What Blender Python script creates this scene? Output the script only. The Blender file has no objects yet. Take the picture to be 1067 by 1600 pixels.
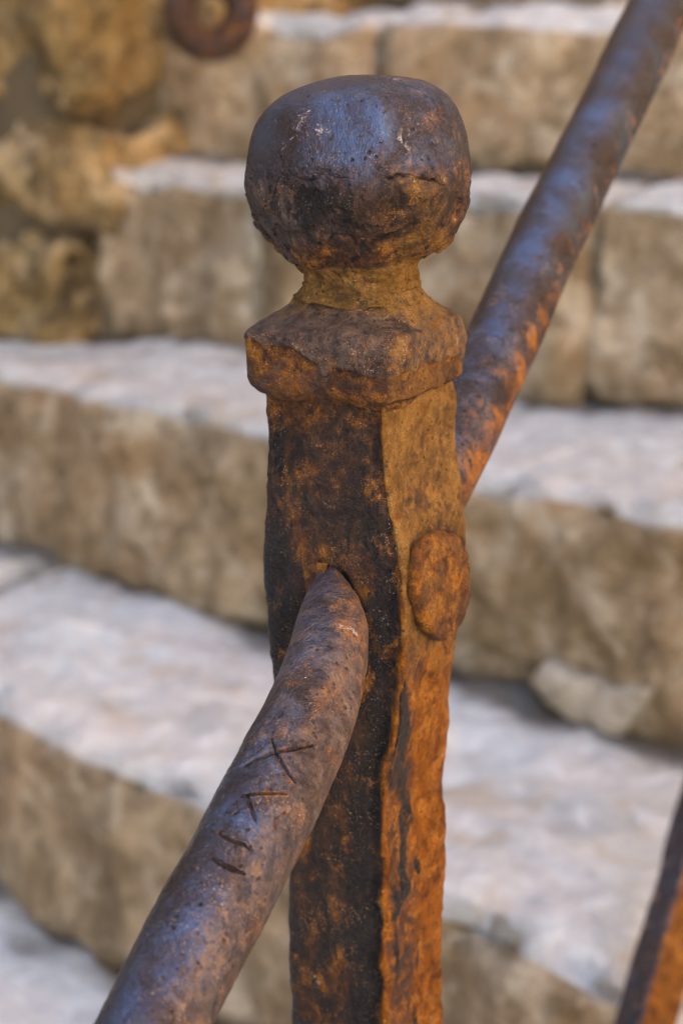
import bpy, math, random
import numpy as np
from mathutils import Vector

S = bpy.context.scene
C = S.collection
R = math.radians

# ------------------------------------------------------------------ camera
FPX = 3200.0                      # focal length in pixels of the 1067x1600 photograph
PITCH = math.atan(900 / FPX)
CP, SP = math.cos(PITCH), math.sin(PITCH)
EYE = 1.52
cam = bpy.data.cameras.new('camera')
cam.sensor_fit = 'VERTICAL'; cam.sensor_height = 36.0; cam.sensor_width = 24.0
cam.lens = FPX / 1600 * 36
cam.clip_start = 0.02; cam.clip_end = 500
cam.dof.use_dof = True
cam.dof.focus_distance = 0.528
cam.dof.aperture_fstop = 13.5
cam_o = bpy.data.objects.new('camera', cam); C.objects.link(cam_o)
cam_o.location = (0, 0, EYE); cam_o.rotation_euler = (R(90) - PITCH, 0, 0)
S.camera = cam_o

# ------------------------------------------------------------------ sky, sun, exposure
SUN_AZ, SUN_EL = R(-50), R(50)    # azimuth from +Y towards +X
w = bpy.data.worlds.new('World'); S.world = w; w.use_nodes = True
nt = w.node_tree
sky = nt.nodes.new('ShaderNodeTexSky'); sky.sky_type = 'NISHITA'; sky.sun_disc = False
sky.dust_density = .7; sky.ozone_density = 1.5; sky.sun_elevation = SUN_EL; sky.sun_rotation = SUN_AZ
bg = nt.nodes['Background']; bg.inputs['Strength'].default_value = 0.15
nt.links.new(sky.outputs['Color'], bg.inputs['Color'])
sl = bpy.data.lights.new('sun', 'SUN'); sl.energy = 4.5; sl.angle = R(0.5); sl.color = (1, .95, .87)
so = bpy.data.objects.new('sun', sl); C.objects.link(so)
sd = Vector((math.sin(SUN_AZ) * math.cos(SUN_EL), math.cos(SUN_AZ) * math.cos(SUN_EL), math.sin(SUN_EL)))
so.rotation_euler = sd.to_track_quat('Z', 'Y').to_euler()
S.view_settings.view_transform = 'Standard'; S.view_settings.look = 'None'
S.view_settings.gamma = 1; S.view_settings.use_curve_mapping = False
S.view_settings.exposure = 3.15
S.cycles.use_denoising = True
S.cycles.denoiser = 'OPENIMAGEDENOISE'
S.cycles.max_bounces = 6
S.cycles.filter_width = 1.15

# ------------------------------------------------------------------ small maths helpers
def unproj(px, py, d):            # photo pixel + distance along the view axis -> point
    x, v = (px - 533.5) * d / FPX, (800 - py) * d / FPX
    return np.array([x, CP * d + SP * v, EYE - SP * d + CP * v])
def proj(P):                      # points -> photo pixels and depth
    q = P - np.array([0, 0, EYE])
    d = q[..., 1] * CP - q[..., 2] * SP
    v = q[..., 1] * SP + q[..., 2] * CP
    return 533.5 + q[..., 0] * FPX / d, 800 - v * FPX / d, d
def on_plane(px, py, z):
    a = unproj(px, py, 1.0) - np.array([0, 0, EYE])
    t = (z - EYE) / a[2]
    return a * t + np.array([0, 0, EYE])

def _hash(ix, iy, iz, seed):
    h = (ix * 374761393 + iy * 668265263 + iz * 2147483647 + seed * 974634777) & 0xFFFFFFFF
    h = ((h ^ (h >> 13)) * 1274126177) & 0xFFFFFFFF
    h = ((h ^ (h >> 16)) * 2246822519) & 0xFFFFFFFF
    return ((h ^ (h >> 15)) & 0xFFFFFF) / float(0xFFFFFF)
def vnoise(P, scale, seed=0):
    q = P * scale
    i = np.floor(q).astype(np.int64); t = q - i
    t = t * t * t * (t * (t * 6 - 15) + 10)
    out = 0
    for dx in (0, 1):
        for dy in (0, 1):
            for dz in (0, 1):
                wgt = (t[..., 0] if dx else 1 - t[..., 0]) * (t[..., 1] if dy else 1 - t[..., 1]) * (t[..., 2] if dz else 1 - t[..., 2])
                out = out + wgt * _hash(i[..., 0] + dx, i[..., 1] + dy, i[..., 2] + dz, seed)
    return out * 2 - 1
def fbm(P, scale, seed=0, oct=4, gain=.5):
    o, a, n = 0, 1, 0
    for k in range(oct):
        o = o + a * vnoise(P + k * 3.17, scale * 2 ** k, seed + k * 17); n += a; a *= gain
    return o / n * 1.6
def sstep(x, a, b):
    t = np.clip((x - a) / (b - a), 0, 1); return t * t * (3 - 2 * t)
def interp(x, xs, ys): return np.interp(x, xs, ys)
def sinterp(x, xs, ys):           # smooth (Catmull-Rom) table lookup
    xs, ys = np.array(xs, float), np.array(ys, float); x = np.atleast_1d(np.array(x, float))
    m = np.gradient(ys, xs); k = np.clip(np.searchsorted(xs, x) - 1, 0, len(xs) - 2)
    h = xs[k + 1] - xs[k]; t = np.clip((x - xs[k]) / h, 0, 1)
    return (2*t**3-3*t**2+1)*ys[k] + (t**3-2*t**2+t)*h*m[k] + (-2*t**3+3*t**2)*ys[k+1] + (t**3-t**2)*h*m[k+1]
def seg_dist(x, y, pts):          # distance of pixels to a polyline, and parameter along it
    best = np.full(x.shape, 1e9); par = np.zeros(x.shape); L = 0; tot = 0
    lens = [math.hypot(b[0]-a[0], b[1]-a[1]) for a, b in zip(pts, pts[1:])]; tot = sum(lens)
    for (a, b), l in zip(zip(pts, pts[1:]), lens):
        t = np.clip(((x-a[0])*(b[0]-a[0]) + (y-a[1])*(b[1]-a[1])) / (l*l), 0, 1)
        d = np.hypot(x - a[0] - t*(b[0]-a[0]), y - a[1] - t*(b[1]-a[1]))
        par = np.where(d < best, (L + t*l) / tot, par); best = np.minimum(best, d); L += l
    return best, par

# ------------------------------------------------------------------ object helpers
def empty(name, loc, label=None, cat=None, kind=None, group=None):
    o = bpy.data.objects.new(name, None); C.objects.link(o); o.location = Vector(loc); o.empty_display_size = .05
    return tag(o, label, cat, kind, group)
def tag(o, label=None, cat=None, kind=None, group=None):
    for k, v in (('label', label), ('category', cat), ('kind', kind), ('group', group)):
        if v: o[k] = v
    return o
def world_loc(o):
    l = Vector((0, 0, 0))
    while o is not None: l = l + o.location; o = o.parent
    return l
def mesh(name, V, F, mat, parent=None, attrs=None, smooth=True):
    base = np.array(world_loc(parent)) if parent else np.zeros(3)
    me = bpy.data.meshes.new(name)
    me.from_pydata((np.asarray(V) - base).tolist(), [], F if isinstance(F, list) else F.tolist())
    if smooth: me.polygons.foreach_set('use_smooth', [True] * len(me.polygons))
    for k, a in (attrs or {}).items():
        at = me.attributes.new(k, 'FLOAT', 'POINT'); at.data.foreach_set('value', np.asarray(a, np.float32).ravel())
    me.materials.append(mat); me.update()
    o = bpy.data.objects.new(name, me); C.objects.link(o); o.parent = parent
    return o
def grid_faces(M, N, off=0, wrap=True):
    i = np.arange(M - 1)[:, None]; j = np.arange(N if wrap else N - 1)[None, :]; k = (j + 1) % N
    F = np.stack(np.broadcast_arrays(i*N + j, i*N + k, (i+1)*N + k, (i+1)*N + j), -1).reshape(-1, 4) + off
    return F.tolist()
def normals(G):                   # outward normals of a lofted grid (rings x points)
    du = np.roll(G, -1, 1) - np.roll(G, 1, 1); dv = np.gradient(G, axis=0)
    n = np.cross(du, dv); n /= np.linalg.norm(n, axis=-1, keepdims=True) + 1e-12
    c = G.mean(1, keepdims=True)
    if ((G - c) * n).sum(-1).mean() < 0: n = -n
    return n
def loft(name, G, mat, parent, attrs=None, caps=True):
    M, N = G.shape[:2]; V = G.reshape(-1, 3); F = grid_faces(M, N)
    at = {k: np.asarray(a).reshape(-1) for k, a in (attrs or {}).items()}
    if caps:
        V = np.vstack([V, G[0].mean(0), G[-1].mean(0)]); a, b = M*N, M*N + 1
        F += [[(j+1) % N, j, a] for j in range(N)] + [[(M-1)*N + j, (M-1)*N + (j+1) % N, b] for j in range(N)]
        at = {k: np.concatenate([v, [v[:N].mean(), v[-N:].mean()]]) for k, v in at.items()}
    return mesh(name, V, F, mat, parent, at)

# ------------------------------------------------------------------ materials
class NT:
    def __init__(s, name):
        s.m = bpy.data.materials.new(name); s.m.use_nodes = True; s.t = s.m.node_tree
        s.b = s.t.nodes['Principled BSDF']
    def n(s, typ, **kw):
        x = s.t.nodes.new('ShaderNode' + typ)
        for k, v in kw.items():
            if k in x.inputs: s.put(x.inputs[k], v)
            else: setattr(x, k, v)
        return x
    def put(s, i, v):
        if isinstance(v, bpy.types.NodeSocket): s.t.links.new(v, i)
        else:
            if i.type == 'RGBA' and len(v) == 3: v = (*v, 1)
            i.default_value = v
    def noise(s, vec, scale, detail=4, rough=.55, dist=0.0):
        return s.n('TexNoise', Vector=vec, Scale=scale, Detail=detail, Roughness=rough, Distortion=dist).outputs['Fac']
    def math(s, op, a, b=0.0, clamp=False):
        x = s.n('Math', operation=op); x.use_clamp = clamp; s.put(x.inputs[0], a); s.put(x.inputs[1], b); return x.outputs[0]
    def step(s, v, a, b):
        x = s.n('MapRange', interpolation_type='SMOOTHSTEP'); s.put(x.inputs[0], v)
        x.inputs[1].default_value = a; x.inputs[2].default_value = b; return x.outputs[0]
    def mix(s, f, a, b):
        x = s.n('Mix', data_type='RGBA'); s.put(x.inputs[0], f); s.put(x.inputs[6], a); s.put(x.inputs[7], b); return x.outputs[2]
    def mixf(s, f, a, b):
        x = s.n('Mix', data_type='FLOAT'); s.put(x.inputs[0], f); s.put(x.inputs[2], a); s.put(x.inputs[3], b); return x.outputs[0]
    def attr(s, name): return s.n('Attribute', attribute_name=name).outputs['Fac']
    def coord(s): return s.n('TexCoord').outputs['Object']

def iron_material():
    t = NT('weathered_iron'); p = t.coord()
    def shifted(loc, sc=(1, 1, 1)):
        m = t.n('Mapping', Vector=p); m.inputs['Location'].default_value = loc; m.inputs['Scale'].default_value = sc; return m.outputs[0]
    p2, p3 = shifted((7.7, 4.2, 1.1)), shifted((3.1, 1.7, 5.3), (1, 1, .45))
    n_big = t.noise(p, 55, 5, .62, .5); n_mid = t.noise(p, 260, 6, .66, .3); n_fine = t.noise(p, 900, 5, .7); n_dot = t.noise(p2, 2000, 3, .6)
    n_c = t.noise(p2, 120, 6, .68, .4); n_b = t.noise(p2, 480, 6, .7, .2); n_streak = t.noise(p3, 190, 6, .7, .5)
    def blend(a, b, k): return t.math('ADD', t.math('MULTIPLY', a, k), t.math('MULTIPLY', b, 1 - k))
    mA, mB, mS = blend(n_big, n_mid, .42), blend(n_c, n_b, .72), blend(n_streak, n_fine, .8)
    def mask(attr, noise, k, lo, hi):          # attribute pushed about by noise, then drawn into patches
        v = t.math('ADD', t.attr(attr), t.math('MULTIPLY', t.math('SUBTRACT', noise, .5), k)); return t.step(v, lo, hi)
    def two(n, lo, hi, a, b): return t.mix(t.step(n, lo, hi), a, b)
    base = two(mA, .38, .64, (.013, .008, .0065), (.056, .027, .016))
    base = t.mix(t.math('MULTIPLY', t.step(n_b, .52, .68), .7), base, (.12, .058, .030))
    rust_c = two(mA, .36, .64, (.066, .022, .006), (.25, .088, .015))
    rust_c = t.mix(t.math('MULTIPLY', t.step(mB, .46, .64), .8), rust_c, (.36, .150, .030))
    rust_c = t.mix(t.math('MULTIPLY', t.step(mS, .55, .66), .55), rust_c, (.07, .030, .014))
    ochre_c = two(mB, .36, .64, (.120, .062, .018), (.26, .150, .050))
    ochre_c = t.mix(t.math('MULTIPLY', t.step(mA, .52, .68), .6), ochre_c, (.20, .078, .022))
    pol_sheen_c = two(blend(n_big, n_b, .75), .40, .68, (.052, .041, .042), (.074, .102, .160))  # polished metal; the bright tone has blue sky sheen put into the colour
    grey_c = two(mA, .36, .64, (.072, .046, .036), (.150, .106, .084))
    blk_c = two(n_fine, .42, .7, (.0055, .005, .005), (.022, .016, .013))
    pale_c = two(n_dot, .35, .65, (.18, .15, .135), (.42, .38, .36))
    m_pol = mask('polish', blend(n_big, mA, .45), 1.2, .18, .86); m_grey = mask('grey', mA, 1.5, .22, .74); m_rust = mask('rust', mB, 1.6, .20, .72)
    m_och = mask('ochre', mA, 1.7, .24, .72); m_blk = mask('black', mS, 2.3, .38, .62); m_pale = mask('pale', mB, 2.6, .44, .58)
    vor = t.n('TexVoronoi', Vector=p2, Scale=420.0).outputs['Distance']; pock = t.math('MULTIPLY', t.step(vor, .30, .14), t.step(n_mid, .50, .60))
    dirt = t.attr('dirt')
    col = t.mix(m_pol, base, pol_sheen_c)
    for m, c_ in ((m_grey, grey_c), (m_rust, rust_c), (m_och, ochre_c), (m_blk, blk_c), (m_pale, pale_c)): col = t.mix(m, col, c_)
    col = t.mix(t.math('MULTIPLY', t.step(n_dot, .61, .72), .25), col, (.26, .105, .032))
    pit = t.step(n_b, .37, .28); col = t.mix(t.math('MULTIPLY', pit, .75), col, (.016, .010, .008))
    col = t.mix(t.math('MULTIPLY', pock, .7), col, (.014, .009, .007)); col = t.mix(dirt, col, (.010, .0075, .006))
    grain = t.n('HueSaturation', Color=col, Saturation=1.07); t.put(grain.inputs['Value'], t.math('ADD', -.03, t.math('ADD', t.math('MULTIPLY', n_fine, 1.25), t.math('MULTIPLY', n_dot, .95)))); col = grain.outputs[0]
    col = t.mix(t.math('MULTIPLY', t.step(n_dot, .615, .66), t.step(n_c, .46, .58)), col, (.40, .27, .17))
    t.put(t.b.inputs['Base Color'], col)
    cover = t.math('MAXIMUM', t.math('MAXIMUM', m_rust, m_och), t.math('MAXIMUM', t.math('MULTIPLY', m_grey, .6), dirt))
    t.put(t.b.inputs['Specular IOR Level'], t.mixf(cover, .5, .22))
    met = t.mixf(cover, t.mixf(m_pol, .25, .9), .0); t.put(t.b.inputs['Metallic'], met)
    ro = t.mixf(m_pol, .48, .20)
    for m, v in ((m_grey, .46), (m_rust, .70), (m_och, .80), (m_blk, .42), (dirt, .9)): ro = t.mixf(m, ro, v)
    ro = t.math('ADD', ro, t.math('MULTIPLY', t.math('SUBTRACT', n_fine, .5), .40), True)
    t.put(t.b.inputs['Roughness'], ro)
    h = t.math('MULTIPLY', t.math('ADD', t.math('MULTIPLY', n_mid, .8), t.math('MULTIPLY', n_b, .6)), t.mixf(m_pol, 1.0, .07))
    h = t.math('ADD', h, t.math('MULTIPLY', t.math('ADD', t.math('MULTIPLY', n_fine, .65), t.math('MULTIPLY', n_dot, .26)), t.mixf(m_pol, 1.0, .30)))
    h = t.math('ADD', h, t.math('ADD', t.math('MULTIPLY', m_pale, .10), t.math('MULTIPLY', m_och, .06)))
    h = t.math('SUBTRACT', h, t.math('ADD', t.math('MULTIPLY', pit, .3), t.math('MULTIPLY', pock, .22)))
    bp = t.n('Bump', Height=h, Strength=1.0, Distance=.0021); t.put(t.b.inputs['Normal'], bp.outputs[0])
    return t.m
IRON = iron_material()
ATTR = ('polish', 'grey', 'rust', 'ochre', 'black', 'pale', 'dirt')
def full(at, n): return {k: np.broadcast_to(np.asarray(at.get(k, 0.0), float), n) for k in ATTR}

def stone_material(name, tan, dark, light, worn, warm):
    t = NT(name); p = t.coord()
    mp = t.n('Mapping', Vector=t.n('NewGeometry').outputs['Position'])
    q = mp.outputs[0]
    a = t.noise(q, 7, 5, .6, .3); b = t.noise(q, 22, 7, .65, .3); c_ = t.noise(q, 90, 6, .65); d = t.noise(q, 320, 4, .6)
    mp2 = t.n('Mapping', Vector=q); mp2.inputs['Scale'].default_value = (1, 1, .3); mp2.inputs['Location'].default_value = (5, 2, 7)
    e = t.noise(mp2.outputs[0], 16, 6, .62, .5)
    mp3 = t.n('Mapping', Vector=q); mp3.inputs['Location'].default_value = (2.2, 9.1, 4.4); g = t.noise(mp3.outputs[0], 12, 6, .6, .6)
    def blend2(x, y): return t.math('ADD', t.math('MULTIPLY', x, .5), t.math('MULTIPLY', y, .5))
    rnd = t.n('ObjectInfo').outputs['Random']
    k = t.noise(mp3.outputs[0], 48, 5, .65, .4)
    col = t.mix(t.step(b, .36, .64), dark, tan)
    col = t.mix(t.math('MULTIPLY', t.step(a, .45, .68), .75), col, warm)
    col = t.mix(t.math('MULTIPLY', t.step(g, .50, .66), .8), col, light)
    col = t.mix(t.math('MULTIPLY', t.step(e, .5, .68), .65), col, tuple(x * .45 for x in dark))
    col = t.mix(t.math('MULTIPLY', t.step(k, .50, .64), .65), col, tuple(x * .62 for x in dark))
    col = t.mix(t.math('MULTIPLY', t.step(k, .46, .34), .55), col, light)
    col = t.mix(t.math('MULTIPLY', t.step(c_, .54, .7), .5), col, tuple(x * .5 for x in dark))
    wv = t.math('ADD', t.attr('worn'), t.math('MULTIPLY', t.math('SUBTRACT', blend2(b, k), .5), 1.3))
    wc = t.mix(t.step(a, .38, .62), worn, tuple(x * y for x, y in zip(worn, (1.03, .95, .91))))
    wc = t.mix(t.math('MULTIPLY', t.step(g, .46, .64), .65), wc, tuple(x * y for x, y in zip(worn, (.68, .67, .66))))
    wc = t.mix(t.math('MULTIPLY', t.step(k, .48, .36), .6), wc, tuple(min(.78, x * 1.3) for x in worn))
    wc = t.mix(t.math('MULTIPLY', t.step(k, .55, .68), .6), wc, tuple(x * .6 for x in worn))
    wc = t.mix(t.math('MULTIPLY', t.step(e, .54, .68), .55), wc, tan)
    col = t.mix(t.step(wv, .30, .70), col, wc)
    soil_shade = t.math('ADD', t.attr('soil_shade'), t.math('MULTIPLY', t.math('SUBTRACT', b, .5), 1.0))
    col = t.mix(t.math('MULTIPLY', t.step(soil_shade, .35, .8), .85), col, (.060, .042, .020))
    hsv = t.n('HueSaturation', Color=col); t.put(hsv.inputs['Value'], t.mixf(rnd, .88, 1.12)); t.put(hsv.inputs['Saturation'], t.mixf(rnd, 1.12, 1.02))
    t.put(t.b.inputs['Base Color'], hsv.outputs[0]); t.put(t.b.inputs['Roughness'], .82)
    h = t.math('ADD', t.math('MULTIPLY', b, 1.0), t.math('ADD', t.math('MULTIPLY', c_, .5), t.math('MULTIPLY', d, .15)))
    bp = t.n('Bump', Height=h, Strength=.8, Distance=.02); t.put(t.b.inputs['Normal'], bp.outputs[0])
    return t.m
STONE = stone_material('step_limestone', (.42, .305, .18), (.235, .16, .080), (.60, .49, .34), (.58, .565, .505), (.43, .28, .155))
RUBBLE = stone_material('wall_sandstone', (.36, .235, .092), (.105, .066, .022), (.58, .42, .23), (.44, .36, .27), (.42, .26, .10))
PALE = stone_material('pale_limestone', (.52, .44, .32), (.40, .32, .21), (.62, .55, .43), (.60, .53, .43), (.58, .49, .36))
def plain(name, col, rough=.9, var=.3, scale=6):
    t = NT(name); p = t.n('NewGeometry').outputs['Position']
    n = t.noise(p, scale, 6, .6)
    t.put(t.b.inputs['Base Color'], t.mix(n, tuple(x * (1 - var) for x in col), tuple(min(1, x * (1 + var)) for x in col)))
    t.b.inputs['Roughness'].default_value = rough
    bp = t.n('Bump', Height=t.noise(p, scale * 8, 5), Strength=.5, Distance=.01); t.put(t.b.inputs['Normal'], bp.outputs[0])
    return t.m
MORTAR = plain('earth_mortar', (.24, .175, .105))
EARTH = plain('dark_joint_earth', (.10, .070, .034), .95, .5, 25)
PLASTER = plain('ochre_plaster', (.62, .40, .19), .9, .12, 2)
PLASTER2 = plain('grey_plaster', (.40, .36, .30), .9, .15, 2)
TILE = plain('clay_roof', (.36, .15, .07)); WOOD = plain('dark_shutter', (.10, .06, .03), .6); GLASS = plain('window_glass', (.02, .025, .03), .08, .1)

# ------------------------------------------------------------------ the setting: ground, stairs, rubble wall
def u_back(X, ly): return sstep(X[:, 1], .0, ly * .8)
def block(name, quad, z0, z1, mat, parent, seed, res=.016, rnd=.018, amp=.008, worn=1.0, soil_shade_base=1.0, chip=1.0, shape=None, tuck=0.0, rugged=0.0, sag=0.0):
    """One cut stone: plan quad (front-left, front-right, back-right, back-left), rounded arrises, uneven faces."""
    q = [np.array(a[:2], float) for a in quad]
    lx = (np.linalg.norm(q[1]-q[0]) + np.linalg.norm(q[2]-q[3])) / 2; ly = (np.linalg.norm(q[3]-q[0]) + np.linalg.norm(q[2]-q[1])) / 2; lz = z1 - z0
    n = [max(3, int(math.ceil(l / res))) for l in (lx, ly, lz)]
    idx = {}; P = []; F = []
    def vid(i, j, k):
        key = (i, j, k)
        if key not in idx: idx[key] = len(P); P.append((i / n[0], j / n[1], k / n[2]))
        return idx[key]
    for a in range(n[0]):
        for b in range(n[1]):
            F.append([vid(a, b, n[2]), vid(a+1, b, n[2]), vid(a+1, b+1, n[2]), vid(a, b+1, n[2])])
            F.append([vid(a, b, 0), vid(a, b+1, 0), vid(a+1, b+1, 0), vid(a+1, b, 0)])
        for k in range(n[2]):
            F.append([vid(a, 0, k), vid(a+1, 0, k), vid(a+1, 0, k+1), vid(a, 0, k+1)])
            F.append([vid(a, n[1], k), vid(a, n[1], k+1), vid(a+1, n[1], k+1), vid(a+1, n[1], k)])
    for b in range(n[1]):
        for k in range(n[2]):
            F.append([vid(0, b, k), vid(0, b, k+1), vid(0, b+1, k+1), vid(0, b+1, k)])
            F.append([vid(n[0], b, k), vid(n[0], b+1, k), vid(n[0], b+1, k+1), vid(n[0], b, k+1)])
    U = np.array(P); L = np.array([lx, ly, lz]); X = U * L
    r0 = min(rnd, lx*.4, ly*.4, lz*.4)
    wob = X + seed * 7.3
    r = r0 * (1 + .55 * fbm(wob, 9, seed, 3) * chip)[:, None]; r = np.clip(r, .002, min(lx, ly, lz) * .45)
    Q = np.clip(X, r, L - r); D = X - Q; dn = np.linalg.norm(D, axis=1, keepdims=True)
    N = D / np.maximum(dn, 1e-9); X = Q + N * np.minimum(r, dn + 1e9)
    # uneven faces
    X = X + N * (amp * fbm(wob, 7, seed, 4) + amp * .55 * fbm(wob, 32, seed + 5, 3))[:, None]
    if rugged: X = X - N * (rugged * (np.abs(vnoise(wob, 11, seed + 2)) + .6 * np.abs(vnoise(wob, 24, seed + 3)) + .3 * np.abs(vnoise(wob, 50, seed + 4)) - .5))[:, None]
    # knocked-off arrises
    edge = sstep((np.abs(N) > .3).sum(1).astype(float), 1, 2)
    X = X - N * (edge * chip * .014 * sstep(fbm(wob, 14, seed + 9, 3), .05, .7))[:, None]
    if sag: X[:, 1] += sag * (fbm(wob * np.array([1, 0, .5]), 6, seed + 31, 3) - .0) * (1 - u_back(X, ly)); X[:, 2] += .5 * sag * fbm(wob * np.array([1, 1, 0]), 5, seed + 33, 2) * sstep(X[:, 2], 0, lz)
    u = X / L
    pl = (q[0][None] * ((1-u[:, :1]) * (1-u[:, 1:2])) + q[1][None] * (u[:, :1] * (1-u[:, 1:2])) + q[2][None] * (u[:, :1] * u[:, 1:2]) + q[3][None] * ((1-u[:, :1]) * u[:, 1:2]))
    W = np.column_stack([pl, z0 + X[:, 2]])
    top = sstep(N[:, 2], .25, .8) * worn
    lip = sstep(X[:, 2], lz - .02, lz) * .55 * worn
    soil_shade = soil_shade_base * (sstep(-X[:, 2], -.040, .005) * .85 + tuck * sstep(X[:, 1], ly - .06 - .075, ly - .055) * .85 * (N[:, 2] > .6))  # dirt at stone feet; corner shade put into the colour at tread backs
    if shape is not None: W = shape(W)
    return mesh(name, W, F, mat, parent, {'worn': np.maximum(top, lip), 'soil_shade': soil_shade})

tag(mesh('ground', [(-40, -40, 0), (40, -40, 0), (40, 40, 0), (-40, 40, 0)], [[0, 1, 2, 3]], plain('paving_ground', (.30, .25, .19), .9, .2, 3), smooth=False), kind='structure')

H = {'D': .535, 'C': .375, 'B': .210, 'A': .070}
def line(pts, z):
    P = np.array([on_plane(x, y, z)[:2] for x, y in pts]); m = P.mean(0); u = np.linalg.svd(P - m)[2][0]
    if u[0] < 0: u = -u
    return m, u
front = {
    'A': (np.array([.06, 1.945]), np.array([.915, -.403])),
    'B': line([(150, 260), (400, 277), (740, 305), (1067, 325)], EYE - H['B']),
    'C': line([(0, 578), (200, 632), (400, 685), (760, 752), (1067, 800)], EYE - H['C']),
    'D': line([(0, 1115), (120, 1150), (320, 1262), (700, 1420), (980, 1572)], EYE - H['D']),
}
zt = {k: EYE - v for k, v in H.items()}
order = ['A', 'B', 'C', 'D']
# steps below and above the ones in view follow the same flight
dn_dir = np.array([-front['D'][1][1], front['D'][1][0]]); dn_dir = -dn_dir if dn_dir[1] > 0 else dn_dir
m, u = front['D']; z = zt['D']
for i, nm in enumerate('EFGHI'):
    m = m + dn_dir * .31; z = z - [.145, .165, .165, .16, .16][i]
    front[nm] = (m, u); zt[nm] = z; order.append(nm)
up = []
m, u = front['A']; z = zt['A']
for nm in 'ZYXW':
    m = m + np.array([.12, .27]); z += .15; front[nm] = (m, u); zt[nm] = z; up.insert(0, nm)
order = up + order                # top to bottom
def at_px(nm, px):                # point of a step's nosing line that shows at column px
    m, u = front[nm]; ts = np.linspace(-3, 3, 6001)
    P = np.column_stack([m[0] + ts*u[0], m[1] + ts*u[1], np.full(ts.shape, zt[nm])]); x, y, d = proj(P)
    x = np.where(d < .05, 1e9, x); return ts[np.argmin(np.abs(x - px))]
BT0 = at_px('B', 120)
joints = {'Z': [200, 700, 1400], 'A': [585, 1500], 'B': [407, 915, 1420], 'C': [-330, 1330], 'D': [-260, 1240]}
ext = {'W': (-.6, 1.6), 'X': (-.6, 1.6), 'Y': (-.6, 1.6), 'Z': (-.6, 1.6), 'A': (-.45, 1.5), 'B': (BT0, 1.4), 'C': (-1.3, 1.3), 'D': (-1.3, 1.3)}
stairs = empty('stone_staircase', (0.1, 1.3, 0), kind='structure')
stairs['label'] = 'worn tan stone steps climbing behind the iron railing'
zs = [zt[k] for k in order]
for i, nm in enumerate(order):
    m, u = front[nm]; zb = zs[i + 1] if i + 1 < len(order) else 0.0
    nb = np.array([-u[1], u[0]]); nb = nb if nb[1] > 0 else -nb
    t0, t1 = ext.get(nm, (-1.3, 1.3))
    js = [t0] + [at_px(nm, p) for p in joints[nm]] + [t1] if nm in joints else [t0, t0 + .7, t0 + 1.5, t1]
    js = sorted(j for j in js if t0 <= j <= t1)
    step = empty('step', (m[0], m[1], 0)); step.parent = stairs; step.location = Vector((m[0], m[1], 0)) - Vector(stairs.location)
    if i > 0: bm_, bu = front[order[i - 1]]
    def back(t):                  # where the next riser stands, plus 6 cm tucked under it
        p = m + u * t
        if i == 0: return p + nb * 1.5
        den = nb[0]*bu[1] - nb[1]*bu[0]; dlt = bm_ - p
        s_ = (dlt[0]*bu[1] - dlt[1]*bu[0]) / den
        return p + nb * (max(.05, s_) + .06)
    seen = nm in joints
    # rough core that fills the joints
    c0, c1 = m + u * (t0 + .03) + nb * .018, m + u * (t1 - .03) + nb * .018
    block('mortar', [c0, c1, back(t1) , back(t0)], max(zb - .3, 0.0) if i + 1 < len(order) else -.1, zs[i] - .030, MORTAR, step, 90 + i, .09, .01, .004, 0, 0)
    for k in range(len(js) - 1):
        g = .0015
        a, b = js[k] + g, js[k + 1] - g
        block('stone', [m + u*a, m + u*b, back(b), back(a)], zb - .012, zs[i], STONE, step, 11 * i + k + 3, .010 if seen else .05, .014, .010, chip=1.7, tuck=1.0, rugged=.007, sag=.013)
# pale broken wedge of stone wedged under the third riser, right of the post
mC, uC = front['C']; nC = np.array([-uC[1], uC[0]]); nC = nC if nC[1] > 0 else -nC
def riser_c(px, py, lift):
    ray = unproj(px, py, 1.0) - np.array([0, 0, EYE]); c0 = mC - nC * lift
    t = np.dot(c0, nC) / np.dot(ray[:2], nC); return ray * t + np.array([0, 0, EYE])
ol = [(826, 1062), (846, 1044), (880, 1062), (930, 1078), (1010, 1082), (1000, 1106), (968, 1138), (944, 1160), (915, 1146), (880, 1120), (848, 1092)]
ctr = riser_c(925, 1095, .02); o3 = np.array([riser_c(a_, b_, .012) for a_, b_ in ol]); o3 = np.array([o3[int(i)] * (1 - i % 1) + o3[(int(i) + 1) % len(ol)] * (i % 1) for i in np.arange(0, len(ol), .25)])
back_v = np.array([nC[0], nC[1], 0]); cm = o3.mean(0)
Gw = np.array([cm + (o3 - cm) * a_ - back_v * h_ for a_, h_ in ((1.1, -.05), (1.1, -.012), (1.07, -.004), (1.0, .001), (.85, .004), (.5, .006), (.25, .007), (.08, .007))])
Gw = Gw - back_v * (.006 * fbm(Gw, 30, 120, 4))[..., None] + np.array([0, 0, 1]) * (.004 * fbm(Gw, 40, 121, 3))[..., None]
stepD = [o for o in stairs.children][order.index('D')]
wd = loft('stone', Gw, PALE, stepD, {'worn': np.full(Gw.shape[:2], .3), 'soil_shade': np.zeros(Gw.shape[:2])}); wd['label'] = 'pale broken wedge of stone at the foot of a riser'

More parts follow.
